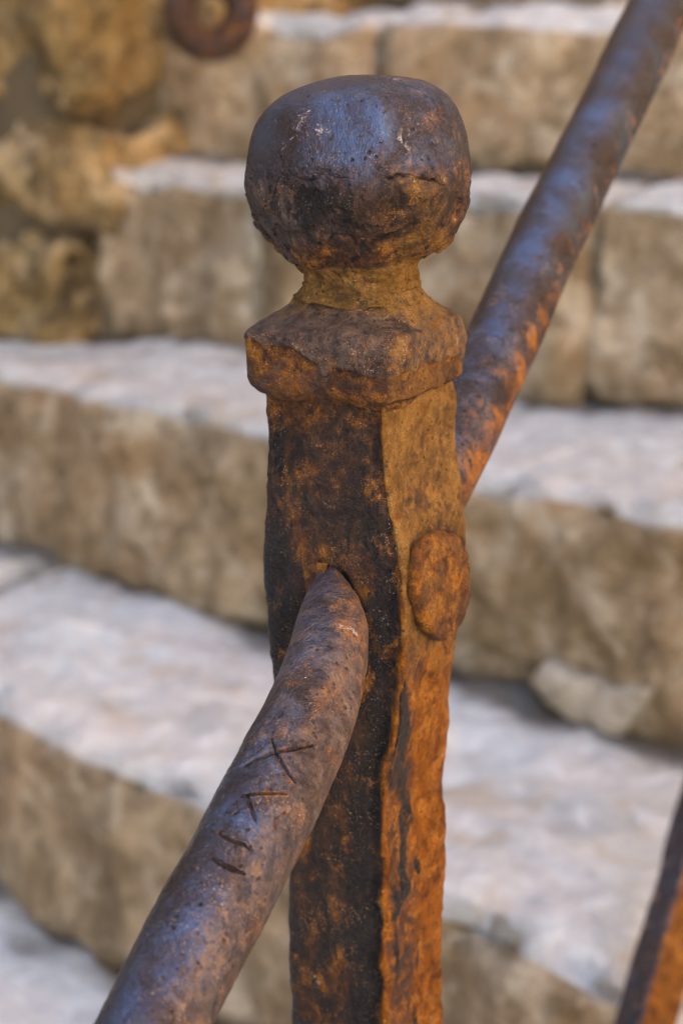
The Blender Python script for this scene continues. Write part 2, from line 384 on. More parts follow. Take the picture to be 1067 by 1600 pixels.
# ---- rubble wall on the left of the flight
mB, uB = front['B']; tcorner = at_px('B', 142)
nbB = np.array([-uB[1], uB[0]]); nbB = nbB if nbB[1] > 0 else -nbB
corner = mB + uB * tcorner - nbB * .025
wall = empty('rubble_wall', (corner[0], corner[1], zt['C']), 'rough golden rubble stone wall along the upper left of the steps', 'wall')
nbB = np.array([-uB[1], uB[0]]); nbB = nbB if nbB[1] > 0 else -nbB
side = np.array([math.sin(R(38)), math.cos(R(38))])
leftd = -uB
rg = random.Random(5)
zc = zt['C'] - .02; ci = 0
hts = [.125, .105, .15, .12, .14, .13, .15, .16]
for hgt in hts:
    x = -.03 if ci % 2 else 0.0; k = 0
    while x < 1.1:                # end face towards the viewer
        l = rg.uniform(.13, .27); pr = rg.uniform(-.012, .012)
        p0, p1 = corner + leftd * (x + l) - nbB * pr, corner + leftd * x - nbB * pr
        block('stone', [p0, p1, p1 + nbB * .17, p0 + nbB * .17], zc, zc + hgt - .006, RUBBLE, wall, 300 + ci * 20 + k, .012 if x < .6 else .04, .018, .018, .10, .8, 1.8, rugged=.022)
        x += l + .006; k += 1
    y = .14 if ci % 2 else .175; k = 10
    while y < 1.6:                # face along the steps
        l = rg.uniform(.14, .28); pr = rg.uniform(-.012, .012)
        p0, p1 = corner + side * y + uB * pr, corner + side * (y + l) + uB * pr
        inn = -uB * .15
        block('stone', [p0, p1, p1 + inn, p0 + inn], zc, zc + hgt - .006, RUBBLE, wall, 300 + ci * 20 + k, .013 if y < .8 else .04, .018, .018, .10, .7, 1.8, rugged=.022)
        y += l + .006; k += 1
    zc += hgt; ci += 1
mA_, uA_ = front['A']; nA_ = np.array([-uA_[1], uA_[0]]); nA_ = nA_ if nA_[1] > 0 else -nA_
ta, tb = at_px('A', 215), at_px('A', 402)
for k, (za, zb_) in enumerate(((-.035, .10), (.105, .24), (.245, .40))):      # the wall steps forward over the upper tread
    p0, p1 = mA_ + uA_ * ta + nA_ * (-.022 + .006 * k), mA_ + uA_ * (tb - .012 * k) + nA_ * (-.022 + .006 * k)
    block('stone', [p0, p1, p1 + nA_ * .2, p0 + nA_ * .2], zt['A'] + za, zt['A'] + zb_, RUBBLE, wall, 700 + k, .012, .018, .016, .10, .7, 1.8, rugged=.02)
c2 = corner + nbB * .022 - uB * .022
block('mortar', [c2 + leftd * 1.05, c2, c2 + side * 1.5, c2 + side * 1.5 + leftd * 1.05], zt['C'] - .2, zc - .03, EARTH, wall, 77, .1, .01, .004, 0, 0)

# ------------------------------------------------------------------ the iron railing
Y0 = .57 * CP + .0  # set below from the row of the collar
ROW0 = 620
d0 = .57
AX = unproj(561, ROW0, d0)
def row_z(py):                    # height at which the post's axis crosses a photo row
    v = 800 - py
    return EYE - AX[1] * (FPX * SP - v * CP) / (FPX * CP + v * SP)
def row_k(py):                    # metres per pixel at the axis
    return (AX[1] * CP + (EYE - row_z(py)) * SP) / FPX
def px_x(px, py): return (px - 533.5) * row_k(py)
TH = R(28)
e1 = np.array([math.sin(TH), math.cos(TH)])      # along the rail, uphill
e2 = np.array([math.cos(TH), -math.sin(TH)])     # normal of the post's right face
rail_root = empty('iron_railing', (AX[0], AX[1], zt['F']), 'rusty forged iron handrail with ball topped square post in the foreground', 'railing')
post = empty('post', (0, 0, 0)); post.parent = rail_root; post['label'] = 'square forged iron post with ball finial, dark front face, orange right face'
# --- shaft
rowsT = [590, 640, 700, 760, 840, 900, 1000, 1100, 1200, 1300, 1400, 1500, 1600, 1800]
Lx = [405, 406, 408, 407, 404, 405, 414, 424, 432, 438, 444, 446, 447, 449]
Fx = [596, 599, 605, 612, 625, 628, 627, 623, 605, 600, 601, 602, 598, 596]
Rx = [717, 719, 722, 728, 733, 732, 720, 712, 703, 700, 699, 698, 697, 695]
rows = np.concatenate([np.linspace(592, 1660, 380), np.linspace(1680, 1800, 12)])
zrow = np.array([row_z(r) for r in rows]); krow = np.array([row_k(r) for r in rows])
lx, fx, rx = (sinterp(rows, rowsT, a) for a in (Lx, Fx, Rx))
rw = np.column_stack([rows * .001, rows * 0, rows * 0])
lx = lx + 2.0 * fbm(rw, 22, 201, 3); fx = fx + 4.5 * fbm(rw, 20, 202, 4); rx = rx + 2.0 * fbm(rw, 22, 203, 3)
def poly_ring(corners, rad, nE=34, nC=7):
    pts = []; n = len(corners)
    for i in range(n):
        c, pr, nx = corners[i], corners[i-1], corners[(i+1) % n]
        a = c + (pr - c) / np.linalg.norm(pr - c) * rad[i]; b = c + (nx - c) / np.linalg.norm(nx - c) * rad[i]
        for t in np.linspace(0, 1, nC): pts.append(a*(1-t)**2 + c*2*t*(1-t) + b*t*t)
        e = nx + (c - nx) / np.linalg.norm(nx - c) * rad[(i+1) % n]
        for t in np.linspace(0, 1, nE + 2)[1:-1]: pts.append(b*(1-t) + e*t)
    return np.array(pts)
rings = []
for r, z_, k, l, fr_, rr in zip(rows, zrow, krow, lx, fx, rx):
    cx = (l + rr) / 2; s = (rr - l) / (math.cos(TH) + math.sin(TH))
    X = lambda p: (p - 533.5) * k
    yo = np.array([-.207, -.676, .207, .676]) * s * k
    cs = [np.array([X(l), AX[1] + yo[0]]), np.array([X(fr_), AX[1] + yo[1]]), np.array([X(rr), AX[1] + yo[2]]), np.array([X(l + rr - fr_), AX[1] + yo[3]])]
    # near the corners perspective widens the picture of the closer one; shrink it back
    dd = k * FPX
    cs = [np.array([c[0] * (dd + (c[1] - AX[1]) * CP) / dd, c[1]]) for c in cs]
    ring = poly_ring(cs, [.0045, .0010, .0040, .004])
    rings.append(np.column_stack([ring, np.full(len(ring), z_)]))
G = np.array(rings)
# extend down to the tread it stands on
low = G[-1].copy(); low2 = G[-1].copy(); low[:, 2] = (G[-1, 0, 2] + zt['F']) / 2; low2[:, 2] = zt['F'] - .02
G = np.concatenate([G, low[None], low2[None]])
N_ = normals(G); N_[..., 2] *= .3
x, y, d = proj(G)
ff = ((G[..., :2] - AX[:2]) @ (-e1)); rf = ((G[..., :2] - AX[:2]) @ e2)
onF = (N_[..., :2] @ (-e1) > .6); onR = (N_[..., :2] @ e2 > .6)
dis = .0007 * fbm(G, 40, 1, 3) + .00035 * fbm(G, 150, 2, 3) + .00016 * fbm(G, 480, 3, 2)
# smooth long hammer marks, deeper on the front face
dis -= .0016 * onF * sstep(fbm(G * np.array([1, 1, .5]), 45, 7, 2), .0, .8)
# lip of burred metal along the front arris
tbl = np.interp(y.ravel(), rows, fx).reshape(y.shape)
de = np.abs(x - tbl); front_side = d < (AX[1] * CP + .02 + (EYE - G[..., 2]) * SP)
burr = np.exp(-(de / 6.5) ** 2) * front_side
dis += burr * (.0009 + .0011 * fbm(G, 120, 9, 3))
dis -= np.exp(-((de - 12) / 7.0) ** 2) * (x < tbl) * front_side * .0013
# swelling of the right face about the rivet, hollow below it
dis -= .0013 * onR * sstep(fbm(G, 38, 12, 2), .1, .8)
# mortise in which the lower rail sits
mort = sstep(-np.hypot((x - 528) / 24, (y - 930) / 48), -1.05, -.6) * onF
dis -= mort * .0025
# a gouge low on the arris
dg, _ = seg_dist(x, y, [(572, 1385), (600, 1425)]); dis += np.exp(-(dg / 9) ** 2) * onF * .0012
G = G + N_ * dis[..., None]
nz = fbm(G, 60, 21, 3); nz2 = fbm(G * np.array([1, 1, .35]), 90, 22, 3)
upper = sstep(-y, -1010, -640)
at = dict(
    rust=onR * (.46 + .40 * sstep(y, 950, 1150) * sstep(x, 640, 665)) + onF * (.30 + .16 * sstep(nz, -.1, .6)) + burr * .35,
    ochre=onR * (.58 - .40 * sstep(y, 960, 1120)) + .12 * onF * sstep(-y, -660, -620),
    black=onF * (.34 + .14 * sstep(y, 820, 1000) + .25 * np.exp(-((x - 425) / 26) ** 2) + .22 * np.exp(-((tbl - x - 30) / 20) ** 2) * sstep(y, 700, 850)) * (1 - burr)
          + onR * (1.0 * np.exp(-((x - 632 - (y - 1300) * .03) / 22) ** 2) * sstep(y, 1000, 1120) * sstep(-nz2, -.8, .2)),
    grey=.05 + onF * .30 * np.exp(-(((x - 500) / 55) ** 2 + ((y - 800) / 40) ** 2)),
    pale=np.exp(-(dg / 7) ** 2) * onF * .25 + .12 * onF * np.exp(-(((x - 505) / 50) ** 2 + ((y - 795) / 45) ** 2)) + .06,
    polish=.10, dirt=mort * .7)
rvo = [(696, 834), (718, 842), (736, 880), (730, 940), (706, 984), (683, 1000), (660, 984), (645, 940), (646, 890), (662, 854), (696, 834)]
dr, _ = seg_dist(x, y, rvo); at['dirt'] = np.maximum(at['dirt'], onR * .75 * np.exp(-(dr / 5) ** 2))
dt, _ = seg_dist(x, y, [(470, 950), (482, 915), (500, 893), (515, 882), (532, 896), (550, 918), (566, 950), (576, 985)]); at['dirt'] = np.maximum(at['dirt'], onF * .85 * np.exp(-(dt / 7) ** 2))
loft('shaft', G, IRON, post, full(at, G.shape[:2]))

# --- collar and finial share a round-to-square section
def sup_ring(a, n, th, N=220):
    t = np.linspace(0, 2 * math.pi, N, endpoint=False)
    c, s = np.cos(t), np.sin(t); r = (np.abs(c) ** n + np.abs(s) ** n) ** (-1.0 / n)
    p = np.column_stack([c * r, s * r]); ca, sa = math.cos(th), math.sin(th)
    p = np.column_stack([p[:, 0]*ca + p[:, 1]*sa, -p[:, 0]*sa + p[:, 1]*ca])
    return p * (a / p[:, 0].max())
def turned(tab, n_tab, M, N=220):
    rr = np.array([t[0] for t in tab], float); l_ = np.array([t[1] for t in tab], float); r_ = np.array([t[2] for t in tab], float)
    # even spacing along the outline
    s = np.concatenate([[0], np.cumsum(np.hypot(np.diff(rr), np.diff((r_ - l_) / 2)))])
    ss = np.linspace(0, s[-1], M)
    R_, L_, Q_ = (sinterp(ss, s, a) for a in (rr, l_, r_)); nn = np.interp(R_, [a for a, b in n_tab], [b for a, b in n_tab])
    out = []
    for py, l, r, n in zip(R_, L_, Q_, nn):
        k = row_k(py); p = sup_ring(max((r - l) / 2, .5) * k, n, TH, N)
        out.append(np.column_stack([p[:, 0] + ((l + r) / 2 - 533.5) * k, p[:, 1] + AX[1], np.full(N, row_z(py))]))
    return np.array(out), R_
ctab = [(446, 476, 654), (460, 466, 664), (472, 456, 676), (483, 440, 692), (491, 420, 706), (498, 402, 717), (505, 392, 723), (513, 387, 726), (530, 386, 727), (560, 387, 726), (584, 388, 724), (590, 391, 722), (596, 398, 718), (602, 406, 713), (608, 416, 704)]
G, PR = turned(ctab, [(446, 2.1), (470, 2.5), (490, 4.5), (510, 6.5), (600, 9.0), (615, 10)], 150, 300)
N_ = normals(G); x, y, d = proj(G)
dis = .00035 * fbm(G, 45, 31, 3) + .0004 * fbm(G, 140, 32, 3) + .0002 * fbm(G, 420, 33, 2)
# a torn forging lap that runs round the collar
lap = [(386, 528), (415, 548), (455, 545), (480, 566), (510, 585), (545, 578), (580, 592), (620, 590), (660, 572), (700, 560), (726, 566)]
wx = 9 * vnoise(G, 170, 301) + 4 * vnoise(G, 430, 302); lapy = np.interp(x, [a for a, b in lap], [b for a, b in lap]) + wx; dl = np.abs(y - lapy)
vis = (N_[..., 1] < .3)
dis += vis * (.0007 * sstep(lapy - y, -3, 3) * sstep(y, 505, 530)) - vis * np.exp(-(dl / 3) ** 2) * .0004
cr, _ = seg_dist(x, y, [(610, 632), (650, 622), (690, 606), (722, 588)]); dis -= vis * np.exp(-(cr / 3) ** 2) * .0008
flk = sstep(fbm(G, 110, 35, 3), .12, .2); topz = sstep(-y, -505, -480)
dis += .0004 * flk * topz
G = G + N_ * dis[..., None]
rightf = sstep(N_[..., :2] @ e2, .2, .7)
at = dict(grey=.34 + .20 * sstep(lapy - y, -2, 4), rust=.22 + .25 * sstep(y - lapy, -4, 4) + .05 * rightf, ochre=.22 + .22 * rightf + .20 * topz - .2 * sstep(y - lapy, 0, 6) * (1 - rightf),
          pale=.08 + .10 * np.exp(-(((x - 520) / 60) ** 2 + ((y - 548) / 25) ** 2)), black=.02 + .16 * sstep(y - lapy, 0, 10) * (1 - rightf), polish=.1, dirt=vis * (np.exp(-(cr / 2.2) ** 2) * .8 + .35 * np.exp(-(dl / 2.2) ** 2) * (y > lapy) * sstep(-x, -660, -560)))
loft('collar', G, IRON, post, full(at, G.shape[:2]))

# --- ball finial with its neck
btab = [(116.5, 562, 572), (117.5, 548, 590), (119, 528, 622), (123, 508, 648), (130, 484, 668), (140, 458, 684), (152, 436, 698), (168, 418, 711), (190, 401, 724), (215, 390, 732), (240, 385, 736), (265, 383, 737), (290, 383, 736), (315, 386, 733), (338, 393, 726), (358, 402, 714), (376, 416, 698), (390, 436, 680), (400, 455, 664), (408, 467, 656), (418, 475, 652), (432, 478, 652), (444, 476, 654), (455, 472, 658), (466, 462, 668)]
G, PR = turned(btab, [(116, 2.2), (200, 2.5), (300, 2.6), (380, 2.3), (470, 2.1)], 260, 320)
cen = np.array([((560) - 533.5) * row_k(262), AX[1], row_z(262)]); rad = 176 * row_k(262)
# hammer flats: planes that shave the ball
rg = random.Random(3)
V_ = G - cen; flat = np.zeros(G.shape[:2])
for k in range(30):
    th = rg.uniform(0, 2 * math.pi); ph = rg.uniform(-.95, .45); n = np.array([math.cos(th)*math.cos(ph), math.sin(th)*math.cos(ph), math.sin(ph)])
    if k < 9: n = np.array([math.sin(-1.15 + .29 * k), -math.cos(-1.15 + .29 * k), (-.55, .25, -.25, .5, -.6, .1, -.35, .4, -.5)[k]]); n /= np.linalg.norm(n)
    ext_ = (V_ @ n)[PR < 400].max() * rg.uniform(.93, .97)
    ex = .0007 * np.logaddexp(0, (V_ @ n - ext_) / .0007) * (PR < 402)[:, None]
    V_ = V_ - n * (ex * .92)[..., None]
G = cen + V_
bx_, by_, bd_ = proj(G); top_rows = PR < 396
fit = 354 / (bx_[top_rows].max() - bx_[top_rows].min()); wgt = sstep(-PR, -402, -375)[:, None]
G[..., :2] = cen[:2] + (G[..., :2] - cen[:2]) * (1 + (fit - 1) * wgt)[..., None]
bx_, _, _ = proj(G); G[..., 0] += (560 - (bx_[top_rows].max() + bx_[top_rows].min()) / 2) * row_k(262) * wgt
N_ = normals(G); x, y, d = proj(G); vis = N_[..., 1] < .35
low = sstep(y, 225, 330); lft = sstep(-x, -560, -430)
dis = .0008 * fbm(G, 40, 41, 3) * (.4 + .6 * low) + (.00055 * fbm(G, 130, 42, 3) + .0002 * fbm(G, 420, 43, 2)) * (.18 + .82 * low)
# flakes lifted from the lower half
fl = sstep(fbm(G, 120, 45, 4), .04, .10); fl2 = sstep(fbm(G, 210, 46, 3), .10, .18); dis += (fl * .0007 + fl2 * .0005) * low
cracks = [([(582, 271), (612, 276), (640, 272), (668, 281), (700, 290)], 4.0, .0016), ([(440, 270), (462, 276), (480, 280), (510, 272), (530, 278), (556, 284)], 3.0, .0008), ([(430, 228), (440, 250), (443, 268), (425, 290), (412, 305)], 2.6, .0006), ([(668, 240), (676, 262), (672, 275)], 3, .0009), ([(690, 335), (640, 348), (600, 372), (560, 388)], 4, .0010), ([(505, 376), (530, 364), (556, 378), (548, 392)], 3, .0008), ([(395, 350), (440, 385), (470, 405)], 3, .0006)]
dirt = np.zeros(G.shape[:2])
for pl, wd, dp in cracks:
    wob = 5.0 * vnoise(G, 200, 50) + 3 * vnoise(G, 520, 54)
    dd_, tt = seg_dist(x + wob, y + 5.0 * vnoise(G, 220, 51) + 3 * vnoise(G, 560, 55), pl); m_ = vis * np.exp(-(dd_ / (wd * (.55 + .35 * vnoise(G, 240, 52)))) ** 2) * sstep(tt, 0, .2) * sstep(1 - tt, 0, .2) * sstep(vnoise(G, 210, 53), -.7, .1); dis -= m_ * dp; dirt = np.maximum(dirt, m_ * .6)
# bulging eye-like lip below the right-hand crack
dis += vis * .0012 * np.exp(-(((x - 645) / 55) ** 2 + ((y - 300) / 14) ** 2))
dis -= vis * .0014 * np.exp(-(((x - 470) / 60) ** 2 + ((y - 305) / 22) ** 2))
nk = sstep(y, 402, 425)
dis += nk * (.0007 * fbm(G * np.array([1, 1, 1.6]), 120, 47, 3))
G = G + N_ * dis[..., None]
rgt = sstep(x, 560, 640)
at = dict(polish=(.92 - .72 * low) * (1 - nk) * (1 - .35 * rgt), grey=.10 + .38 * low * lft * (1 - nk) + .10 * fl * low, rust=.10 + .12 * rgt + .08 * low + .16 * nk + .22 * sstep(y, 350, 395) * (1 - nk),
          ochre=.0 + rgt * .42 * sstep(y, 225, 290) * sstep(-x, -715, -690) + .52 * nk + .14 * sstep(y, 330, 390),
          black=.30 * low * (1 - nk) + .30 * np.exp(-(((x - 490) / 90) ** 2 + ((y - 318) / 50) ** 2)),
          pale=.14 + .20 * np.exp(-(((x - 500) / 42) ** 2 + ((y - 195) / 32) ** 2)) + .24 * np.exp(-(((x - 625) / 45) ** 2 + ((y - 220) / 28) ** 2)) + .12 * np.exp(-(((x - 420) / 22) ** 2 + ((y - 215) / 40) ** 2)),
          dirt=dirt)
fin = loft('ball_finial', G, IRON, post, full(at, G.shape[:2])); fin['label'] = 'hammered iron ball on a short neck, dark polished crown over flaking rust'

# --- rivet head on the right face
outline = [(696, 832), (716, 838), (732, 856), (737, 885), (735, 915), (728, 945), (712, 975), (697, 994), (682, 998), (664, 986), (650, 962), (644, 930), (646, 895), (655, 862), (674, 842)]
# centre of the head lies on the right face
def right_face(px, py, lift):
    s = (np.interp(py, rowsT, Rx) - np.interp(py, rowsT, Lx)) / (math.cos(TH) + math.sin(TH)) * row_k(py) / 2
    cx = ((np.interp(py, rowsT, Rx) + np.interp(py, rowsT, Lx)) / 2 - 533.5) * row_k(py)
    c0 = np.array([cx, AX[1]]) + e2 * (s + lift)
    ray = unproj(px, py, 1.0) - np.array([0, 0, EYE])
    n = np.array([e2[0], e2[1], 0]); t = (np.dot(np.array([c0[0], c0[1], 0]), n)) / np.dot(ray, n)
    return ray * t + np.array([0, 0, EYE])
oc = np.array([right_face(px, py, .0035) for px, py in outline])
cc = oc.mean(0)
# rivet outline in the plane of the face: along-face axis e1, vertical z
uu = (oc - cc) @ np.array([e1[0], e1[1], 0]); vv = oc[:, 2] - cc[2]
uu = uu - (uu.max() + uu.min()) / 2; uu = uu * .0165 / uu.max(); cc = right_face(686, 915, .0035)
t = np.linspace(0, len(uu), 96, endpoint=False); ki = t.astype(int); kf = t - ki
def cr(a):
    p0, p1, p2, p3 = (a[(ki + o) % len(a)] for o in (-1, 0, 1, 2)); return .5*(2*p1 + (p2-p0)*kf + (2*p0-5*p1+4*p2-p3)*kf**2 + (3*p1-p0-3*p2+p3)*kf**3)
U_, W_ = cr(uu), cr(vv)
prof = [(.93, -.004), (.94, .0), (.98, .0014), (1.02, .0024), (1.03, .0034), (1.01, .0043), (.97, .0050), (.91, .0053)] + [(a, .0054 + .0006 * (1 - (a/.9) ** 2)) for a in (.84, .77, .7, .63, .56, .49, .42, .35, .28, .2, .12, .05)]
rings = []
face0 = cc - np.array([e2[0], e2[1], 0]) * .0035
for a, h in prof: rings.append(face0 + np.outer(U_ * a, [e1[0], e1[1], 0]) + np.outer(W_ * a, [0, 0, 1]) + np.array([e2[0], e2[1], 0]) * h)
G = np.array(rings)
G = G + np.array([e2[0], e2[1], 0]) * (.0011 * fbm(G, 90, 61, 3) + .0004 * fbm(G, 350, 62, 3))[..., None] + np.array([0, 0, 1]) * (.0005 * fbm(G, 160, 63, 2))[..., None]
ed = np.array([a for a, h in prof])[:, None] * np.ones((1, 96))
loft('rivet', G, IRON, post, full(dict(rust=.55, ochre=.40 - .35 * (ed > .96), black=.04 + .22 * (ed > .96), pale=.1, grey=.1), G.shape[:2]))

# --- rails
def tube(path, rads, nr, dense, flat=None):
    """path points with radii -> rings (points follow a smooth curve through them)."""
    P = np.array(path); s = np.concatenate([[0], np.cumsum(np.linalg.norm(np.diff(P, axis=0), axis=1))])
    ss = dense(s); X = np.column_stack([sinterp(ss, s, P[:, i]) for i in range(3)]); r = sinterp(ss, s, rads)
    T = np.gradient(X, ss, axis=0); T /= np.linalg.norm(T, axis=1, keepdims=True)
    up_ = np.array([0, 0, 1.0]); A = np.cross(T, up_); A /= np.linalg.norm(A, axis=1, keepdims=True); B = np.cross(A, T)
    th = np.linspace(0, 2*math.pi, nr, endpoint=False)
    off = A[:, None] * np.cos(th)[None, :, None] + B[:, None] * np.sin(th)[None, :, None]
    return X[:, None] + off * r[:, None, None], off, ss
def face_depth(py): return row_k(py) * FPX - .0195
low_tab = [(524, 866, .010, 2), (517, 884, .003, 6), (515, 905, -.0015, 21), (515, 932, -.006, 38), (516, 960, -.0115, 51), (515, 1000, -.020, 61), (502, 1060, -.034, 69), (473, 1140, -.048, 75), (430, 1232, -.060, 79), (377, 1335, -.073, 82), (318, 1449, -.0865, 85), (242, 1600, -.104, 86)]
path, rads = [], []
fd0 = face_depth(900)
for px, py, dl_, hw in low_tab:
    d_ = fd0 + dl_; path.append(unproj(px, py, d_)); rads.append(hw * d_ / FPX)
dirn = (path[-1] - path[-3]); dirn /= np.linalg.norm(dirn)
for L_ in (.08, .2, .36): path.append(path[11] + dirn * L_); rads.append(rads[11])
def dense_low(s): return np.concatenate([np.linspace(0, s[11] + .01, 640), np.linspace(s[11] + .014, s[-1], 30)])
G, off, ss = tube(path, rads, 300, dense_low)
x, y, d = proj(G); axd = d.mean(1, keepdims=True); vis = d < axd
dis = .0002 * fbm(G, 35, 71, 2) + .00010 * fbm(G, 170, 72, 3) + .0001 * fbm(G, 500, 73, 2)
dis -= .0004 * sstep(fbm(G, 26, 75, 2), .1, .7)
strokes = [([(381, 1199), (400, 1185), (424, 1176), (455, 1171), (490, 1165)], 2.6, .0011), ([(423, 1154), (430, 1175), (446, 1200), (461, 1223)], 2.8, .0012), ([(376, 1244), (400, 1240), (425, 1240), (448, 1241)], 1.9, .0007), ([(386, 1242), (394, 1262), (401, 1285)], 2.3, .0009),
           ([(343, 1302), (362, 1313), (382, 1320), (396, 1331)], 2.7, .0012), ([(332, 1340), (352, 1352), (383, 1366)], 2.8, .0012), ([(318, 1292), (336, 1300)], 1.4, .0004), ([(448, 1268), (431, 1280), (430, 1295)], 1.2, .0003)]
dirt = np.zeros(G.shape[:2]); lips = np.zeros(G.shape[:2])
for pl, wd, dp in strokes:
    dd_, tt = seg_dist(x, y, pl); ww = wd * .78 * (.35 + .65 * np.minimum(1, np.minimum(tt, 1 - tt) * 3.5)) * (1 + .25 * vnoise(G, 500, 78)); m_ = vis * np.exp(-(dd_ / ww) ** 2); dis -= m_ * dp * (.8 + .3 * vnoise(G, 400, 77)); dirt = np.maximum(dirt, m_ ** 1.5 * min(1, dp / .0009) * .85); lips = np.maximum(lips, vis * np.exp(-((dd_ - 1.5 * wd) / 1.6) ** 2) * sstep(vnoise(G, 300, 79), -.3, .4)); dis += vis * .00007 * np.exp(-((dd_ - 2.2 * wd) / 2.2) ** 2)
ov = np.hypot((x - 501) / 13, (y - 1022) / 16); dis -= vis * .0003 * np.exp(-ov ** 4)
for nf, lim in (((-.45, -.75, .48), .80), ((.62, -.70, .30), .84), ((-.95, -.2, .2), .93)):   # flats hammered on the forged end
    nf = np.array(nf) / np.linalg.norm(nf); ex = np.maximum(0, off @ nf - lim) * np.linalg.norm(G - G.mean(1, keepdims=True), axis=-1)
    G = G - nf * (ex * sstep(-y, -1230, -1060))[..., None]
G = G + off * dis[..., None]
# position across the rail as it shows: 0 = left edge, 1 = right edge of the upper surface
Nn = normals(G); sky_side = Nn[..., 2]; rside = sstep(Nn[..., 0], -.1, .55)
along = sstep(y, 1080, 1330)
at = dict(polish=.62 + .40 * sstep(Nn[..., 2] - .55 * Nn[..., 0], -.05, .55) * along * (1 - .6 * rside), grey=.30 + .10 * (1 - along) + .18 * rside - .14 * along * (1 - rside), rust=.10 + .08 * rside + .3 * lips + .12 * (1 - along) + .15 * sstep(-Nn[..., 2], 0, .5),  # polish band facing up-left carries the painted blue sheen
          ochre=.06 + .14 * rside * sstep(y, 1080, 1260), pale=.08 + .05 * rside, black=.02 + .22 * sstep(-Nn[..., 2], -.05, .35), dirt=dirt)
rl = loft('rail', G, IRON, rail_root, full(at, G.shape[:2])); rl['label'] = 'lower rail scratched with crossing marks, its pointed end let into the post'

path, rads = [], []
VP = (2133, -2366)
db = row_k(840) * FPX + .016
for i, (px, py, hw) in enumerate([(634, 858, 56), (662, 796, 57), (755, 597, 58), (842, 402, 55.5), (930, 218, 52.5), (1012, 50, 49.5), (1090, -112, 47.5)]):
    f_ = (858 - py) / (858 - VP[1]); d_ = db / (1 - f_); path.append(unproj(px, py, d_)); rads.append(hw * d_ / FPX)
dirn = path[-1] - path[-3]; dirn /= np.linalg.norm(dirn)
for L_ in (.3, .7, 1.1): path.append(path[6] + dirn * L_); rads.append(rads[6])
path.insert(0, path[0] - dirn * .012); rads.insert(0, rads[0] * .9)
G, off, ss = tube(path, rads, 200, lambda s: np.concatenate([np.linspace(0, s[7], 300), np.linspace(s[7] + .01, s[-1], 40)]))
x, y, d = proj(G)
dis = .0004 * fbm(G, 30, 81, 2) + .00004 * fbm(G, 150, 82, 3) + .00003 * fbm(G, 480, 83, 2) - .0005 * sstep(fbm(G, 22, 85, 2), .1, .7)
G = G + off * dis[..., None]; Nn = normals(G)
bare = sstep(-y, -620, -300); under = sstep(Nn[..., 0] - Nn[..., 2] * .7, .05, .7)
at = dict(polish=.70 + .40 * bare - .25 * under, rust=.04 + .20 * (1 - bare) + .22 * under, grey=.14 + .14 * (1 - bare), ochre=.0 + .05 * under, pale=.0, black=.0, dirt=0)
r2 = loft('rail', G, IRON, rail_root, full(at, G.shape[:2])); r2['label'] = 'upper rail climbing to the right, worn smooth and dark'

# --- small wedge driven beside the rail's tip
def front_pt(px, py, lift):
    dd_ = face_depth(py); 
    s = (np.interp(py, rowsT, Rx) - np.interp(py, rowsT, Lx)) / (math.cos(TH) + math.sin(TH)) * row_k(py) / 2
    cx = ((np.interp(py, rowsT, Rx) + np.interp(py, rowsT, Lx)) / 2 - 533.5) * row_k(py)
    c0 = np.array([cx, AX[1]]) - e1 * (s + lift)
    ray = unproj(px, py, 1.0) - np.array([0, 0, EYE]); n = np.array([-e1[0], -e1[1], 0]); t = np.dot(np.array([c0[0], c0[1], 0]), n) / np.dot(ray, n)
    return ray * t + np.array([0, 0, EYE])
wp = [(474, 886, .0012), (494, 879, .003), (513, 880, .0035), (506, 900, .004), (492, 932, .002), (480, 936, .0005), (476, 910, .001)]
top_ = np.array([front_pt(*a) for a in wp]); bot_ = np.array([front_pt(a, b, -.006) for a, b, c_ in wp])
n = len(wp); V = np.vstack([top_, bot_, top_.mean(0)])
F = [[i, (i+1) % n, 2*n] for i in range(n)] + [[i, i + n, (i+1) % n + n, (i+1) % n] for i in range(n)]
mesh('wedge', V, F, IRON, post, full(dict(rust=.5, grey=.3, pale=.1), (len(V),)), smooth=False)

# ------------------------------------------------------------------ second, low rail at the right
dA = 1.0
P0, vpd = unproj(1006, 1600, dA), unproj(VP[0], VP[1], 1.0) - np.array([0, 0, EYE]); vpd /= np.linalg.norm(vpd)
low_rail = empty('low_railing', (P0[0], P0[1], zt['E']), 'low square iron bar, blurred and orange, running out of the lower right corner', 'railing')
a_, b_ = P0 - vpd * .42, P0 + vpd * .95
def square_bar(A_, B_, h, n, seed, turn=0.0):
    T = (B_ - A_) / np.linalg.norm(B_ - A_); sd_ = np.cross(T, [0, 0, 1.0]); sd_ /= np.linalg.norm(sd_) if np.linalg.norm(sd_) > 1e-6 else 1; u_ = np.cross(sd_, T)
    sd2 = sd_ * math.cos(turn) + u_ * math.sin(turn); u2 = -sd_ * math.sin(turn) + u_ * math.cos(turn)
    ring = poly_ring([np.array(c_) * h for c_ in ((-1, -1), (1, -1), (1, 1), (-1, 1))], [h * .18] * 4, 6, 4)
    X = A_[None] + (B_ - A_)[None] * np.linspace(0, 1, n)[:, None]
    G = X[:, None] + ring[None, :, :1] * sd2 + ring[None, :, 1:] * u2
    nn_ = G - X[:, None]; nn_ /= np.linalg.norm(nn_, axis=-1, keepdims=True); return G + nn_ * (.0010 * fbm(G, 30, seed, 3))[..., None], nn_
G, nn_ = square_bar(a_, b_, .0110, 160, 91, R(38))
rs = sstep(nn_[..., 0], -.25, .25)
loft('rail', G, IRON, low_rail, full(dict(rust=.2 + .8 * rs, polish=.8 * (1 - rs), ochre=.1 + .15 * rs), G.shape[:2]))
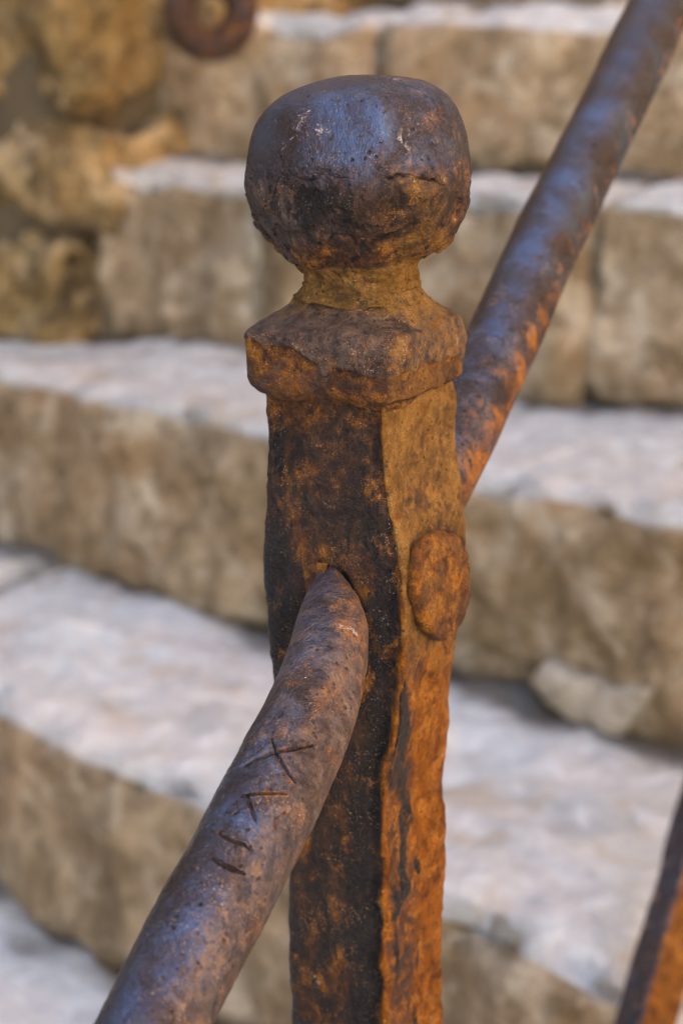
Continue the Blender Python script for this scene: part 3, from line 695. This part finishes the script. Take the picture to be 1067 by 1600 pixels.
for q_ in (.02, .98):
    c_ = a_ + (b_ - a_) * q_
    zb = min([zt[k] for k in zt if zt[k] < c_[2] - .05] or [0], key=lambda v: abs(v - (c_[2] - .16)))
    G, nn_ = square_bar(np.array([c_[0], c_[1], zb - .05]) , np.array([c_[0] + .0005, c_[1], c_[2]]), .011, 30, 95)
    loft('upright', G, IRON, low_rail, full(dict(rust=.6, ochre=.2), G.shape[:2]))

# ------------------------------------------------------------------ iron ring on the wall, top left
rc = unproj(330, 16, 1.80)
ring_root = empty('iron_ring', rc, 'dark rusty iron ring hanging on the rubble wall, cut by the top edge', 'ring')
def torus(name, c_, R0, r0, ax, ay, parent, seed, at, n=90, m=30):
    a = np.linspace(0, 2*math.pi, n, endpoint=False); b = np.linspace(0, 2*math.pi, m, endpoint=False); az = np.cross(ax, ay)
    rad = np.cos(a)[:, None] * ax + np.sin(a)[:, None] * ay
    G = c_ + rad[:, None] * (R0 + r0 * np.cos(b))[None, :, None] + az * (r0 * np.sin(b))[None, :, None]
    G = G + rad[:, None] * (.0012 * fbm(G, 40, seed, 3))[..., None]
    F = grid_faces(n, m) + [[(n-1)*m + j, (n-1)*m + (j+1) % m, (j+1) % m, j] for j in range(m)]
    return mesh(name, G.reshape(-1, 3), F, IRON, parent, full(at, (n*m,)))
sx = np.array([.92, .40, 0]); sx /= np.linalg.norm(sx)
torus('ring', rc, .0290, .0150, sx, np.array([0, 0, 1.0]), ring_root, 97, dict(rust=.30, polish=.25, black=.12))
ey = rc + np.array([0, .0, .034]); G, nn_ = square_bar(ey + np.array([.01, -.012, 0]), ey + np.array([-.09, .12, 0]), .007, 20, 98)
loft('staple', G, IRON, ring_root, full(dict(rust=.5, polish=.2), G.shape[:2]))

# ------------------------------------------------------------------ unseen houses added to shade the stair and bounce warm light
def added_house(name, x0, x1, y0, y1, h, wallm, label, faces):
    o = empty(name, ((x0+x1)/2, (y0+y1)/2, 0), label, 'added building')
    def bx(nm, a, b, mat, par):
        V = [(a[0] if i & 1 == 0 else b[0], a[1] if i & 2 == 0 else b[1], a[2] if i & 4 == 0 else b[2]) for i in range(8)]
        return mesh(nm, V, [[0, 2, 3, 1], [4, 5, 7, 6], [0, 1, 5, 4], [2, 6, 7, 3], [0, 4, 6, 2], [1, 3, 7, 5]], mat, par, smooth=False)
    bx('wall', (x0, y0, 0), (x1, y1, h), wallm, o)
    bx('roof', (x0 - .4, y0 - .4, h + .003), (x1 + .4, y1 + .4, h + .3), TILE, o)
    for f_, a, b in faces:
        for zl in np.arange(2.4, h - 2, 3.0):
            for c_ in np.arange(a, b, 2.6):
                if f_ == '-y': wn = bx('window', (c_, y0 - .03, zl), (c_ + .9, y0 + .05, zl + 1.4), WOOD, o); bx('pane', (c_ + .1, y0 - .035, zl + .1), (c_ + .8, y0, zl + 1.3), GLASS, wn)
                else: wn = bx('window', (x0 - .03, c_, zl), (x0 + .05, c_ + .9, zl + 1.4), WOOD, o); bx('pane', (x0 - .035, c_ + .1, zl + .1), (x0, c_ + .8, zl + 1.3), GLASS, wn)
added_house('added_house', -9, 9, 6.5, 13, 11, PLASTER2, 'tall grey building added out of view beyond the steps to block the sun', [('-y', -8, 8)])
added_house('added_house', 3.6, 9, -9, 4.5, 8.5, PLASTER, 'ochre building added out of view on the right to bounce warm light', [('-x', -8, 3.5)])
added_house('added_house', -10, -3.4, -9, 6.0, 8.0, PLASTER2, 'grey building added out of view on the left to block sun and sky', [])
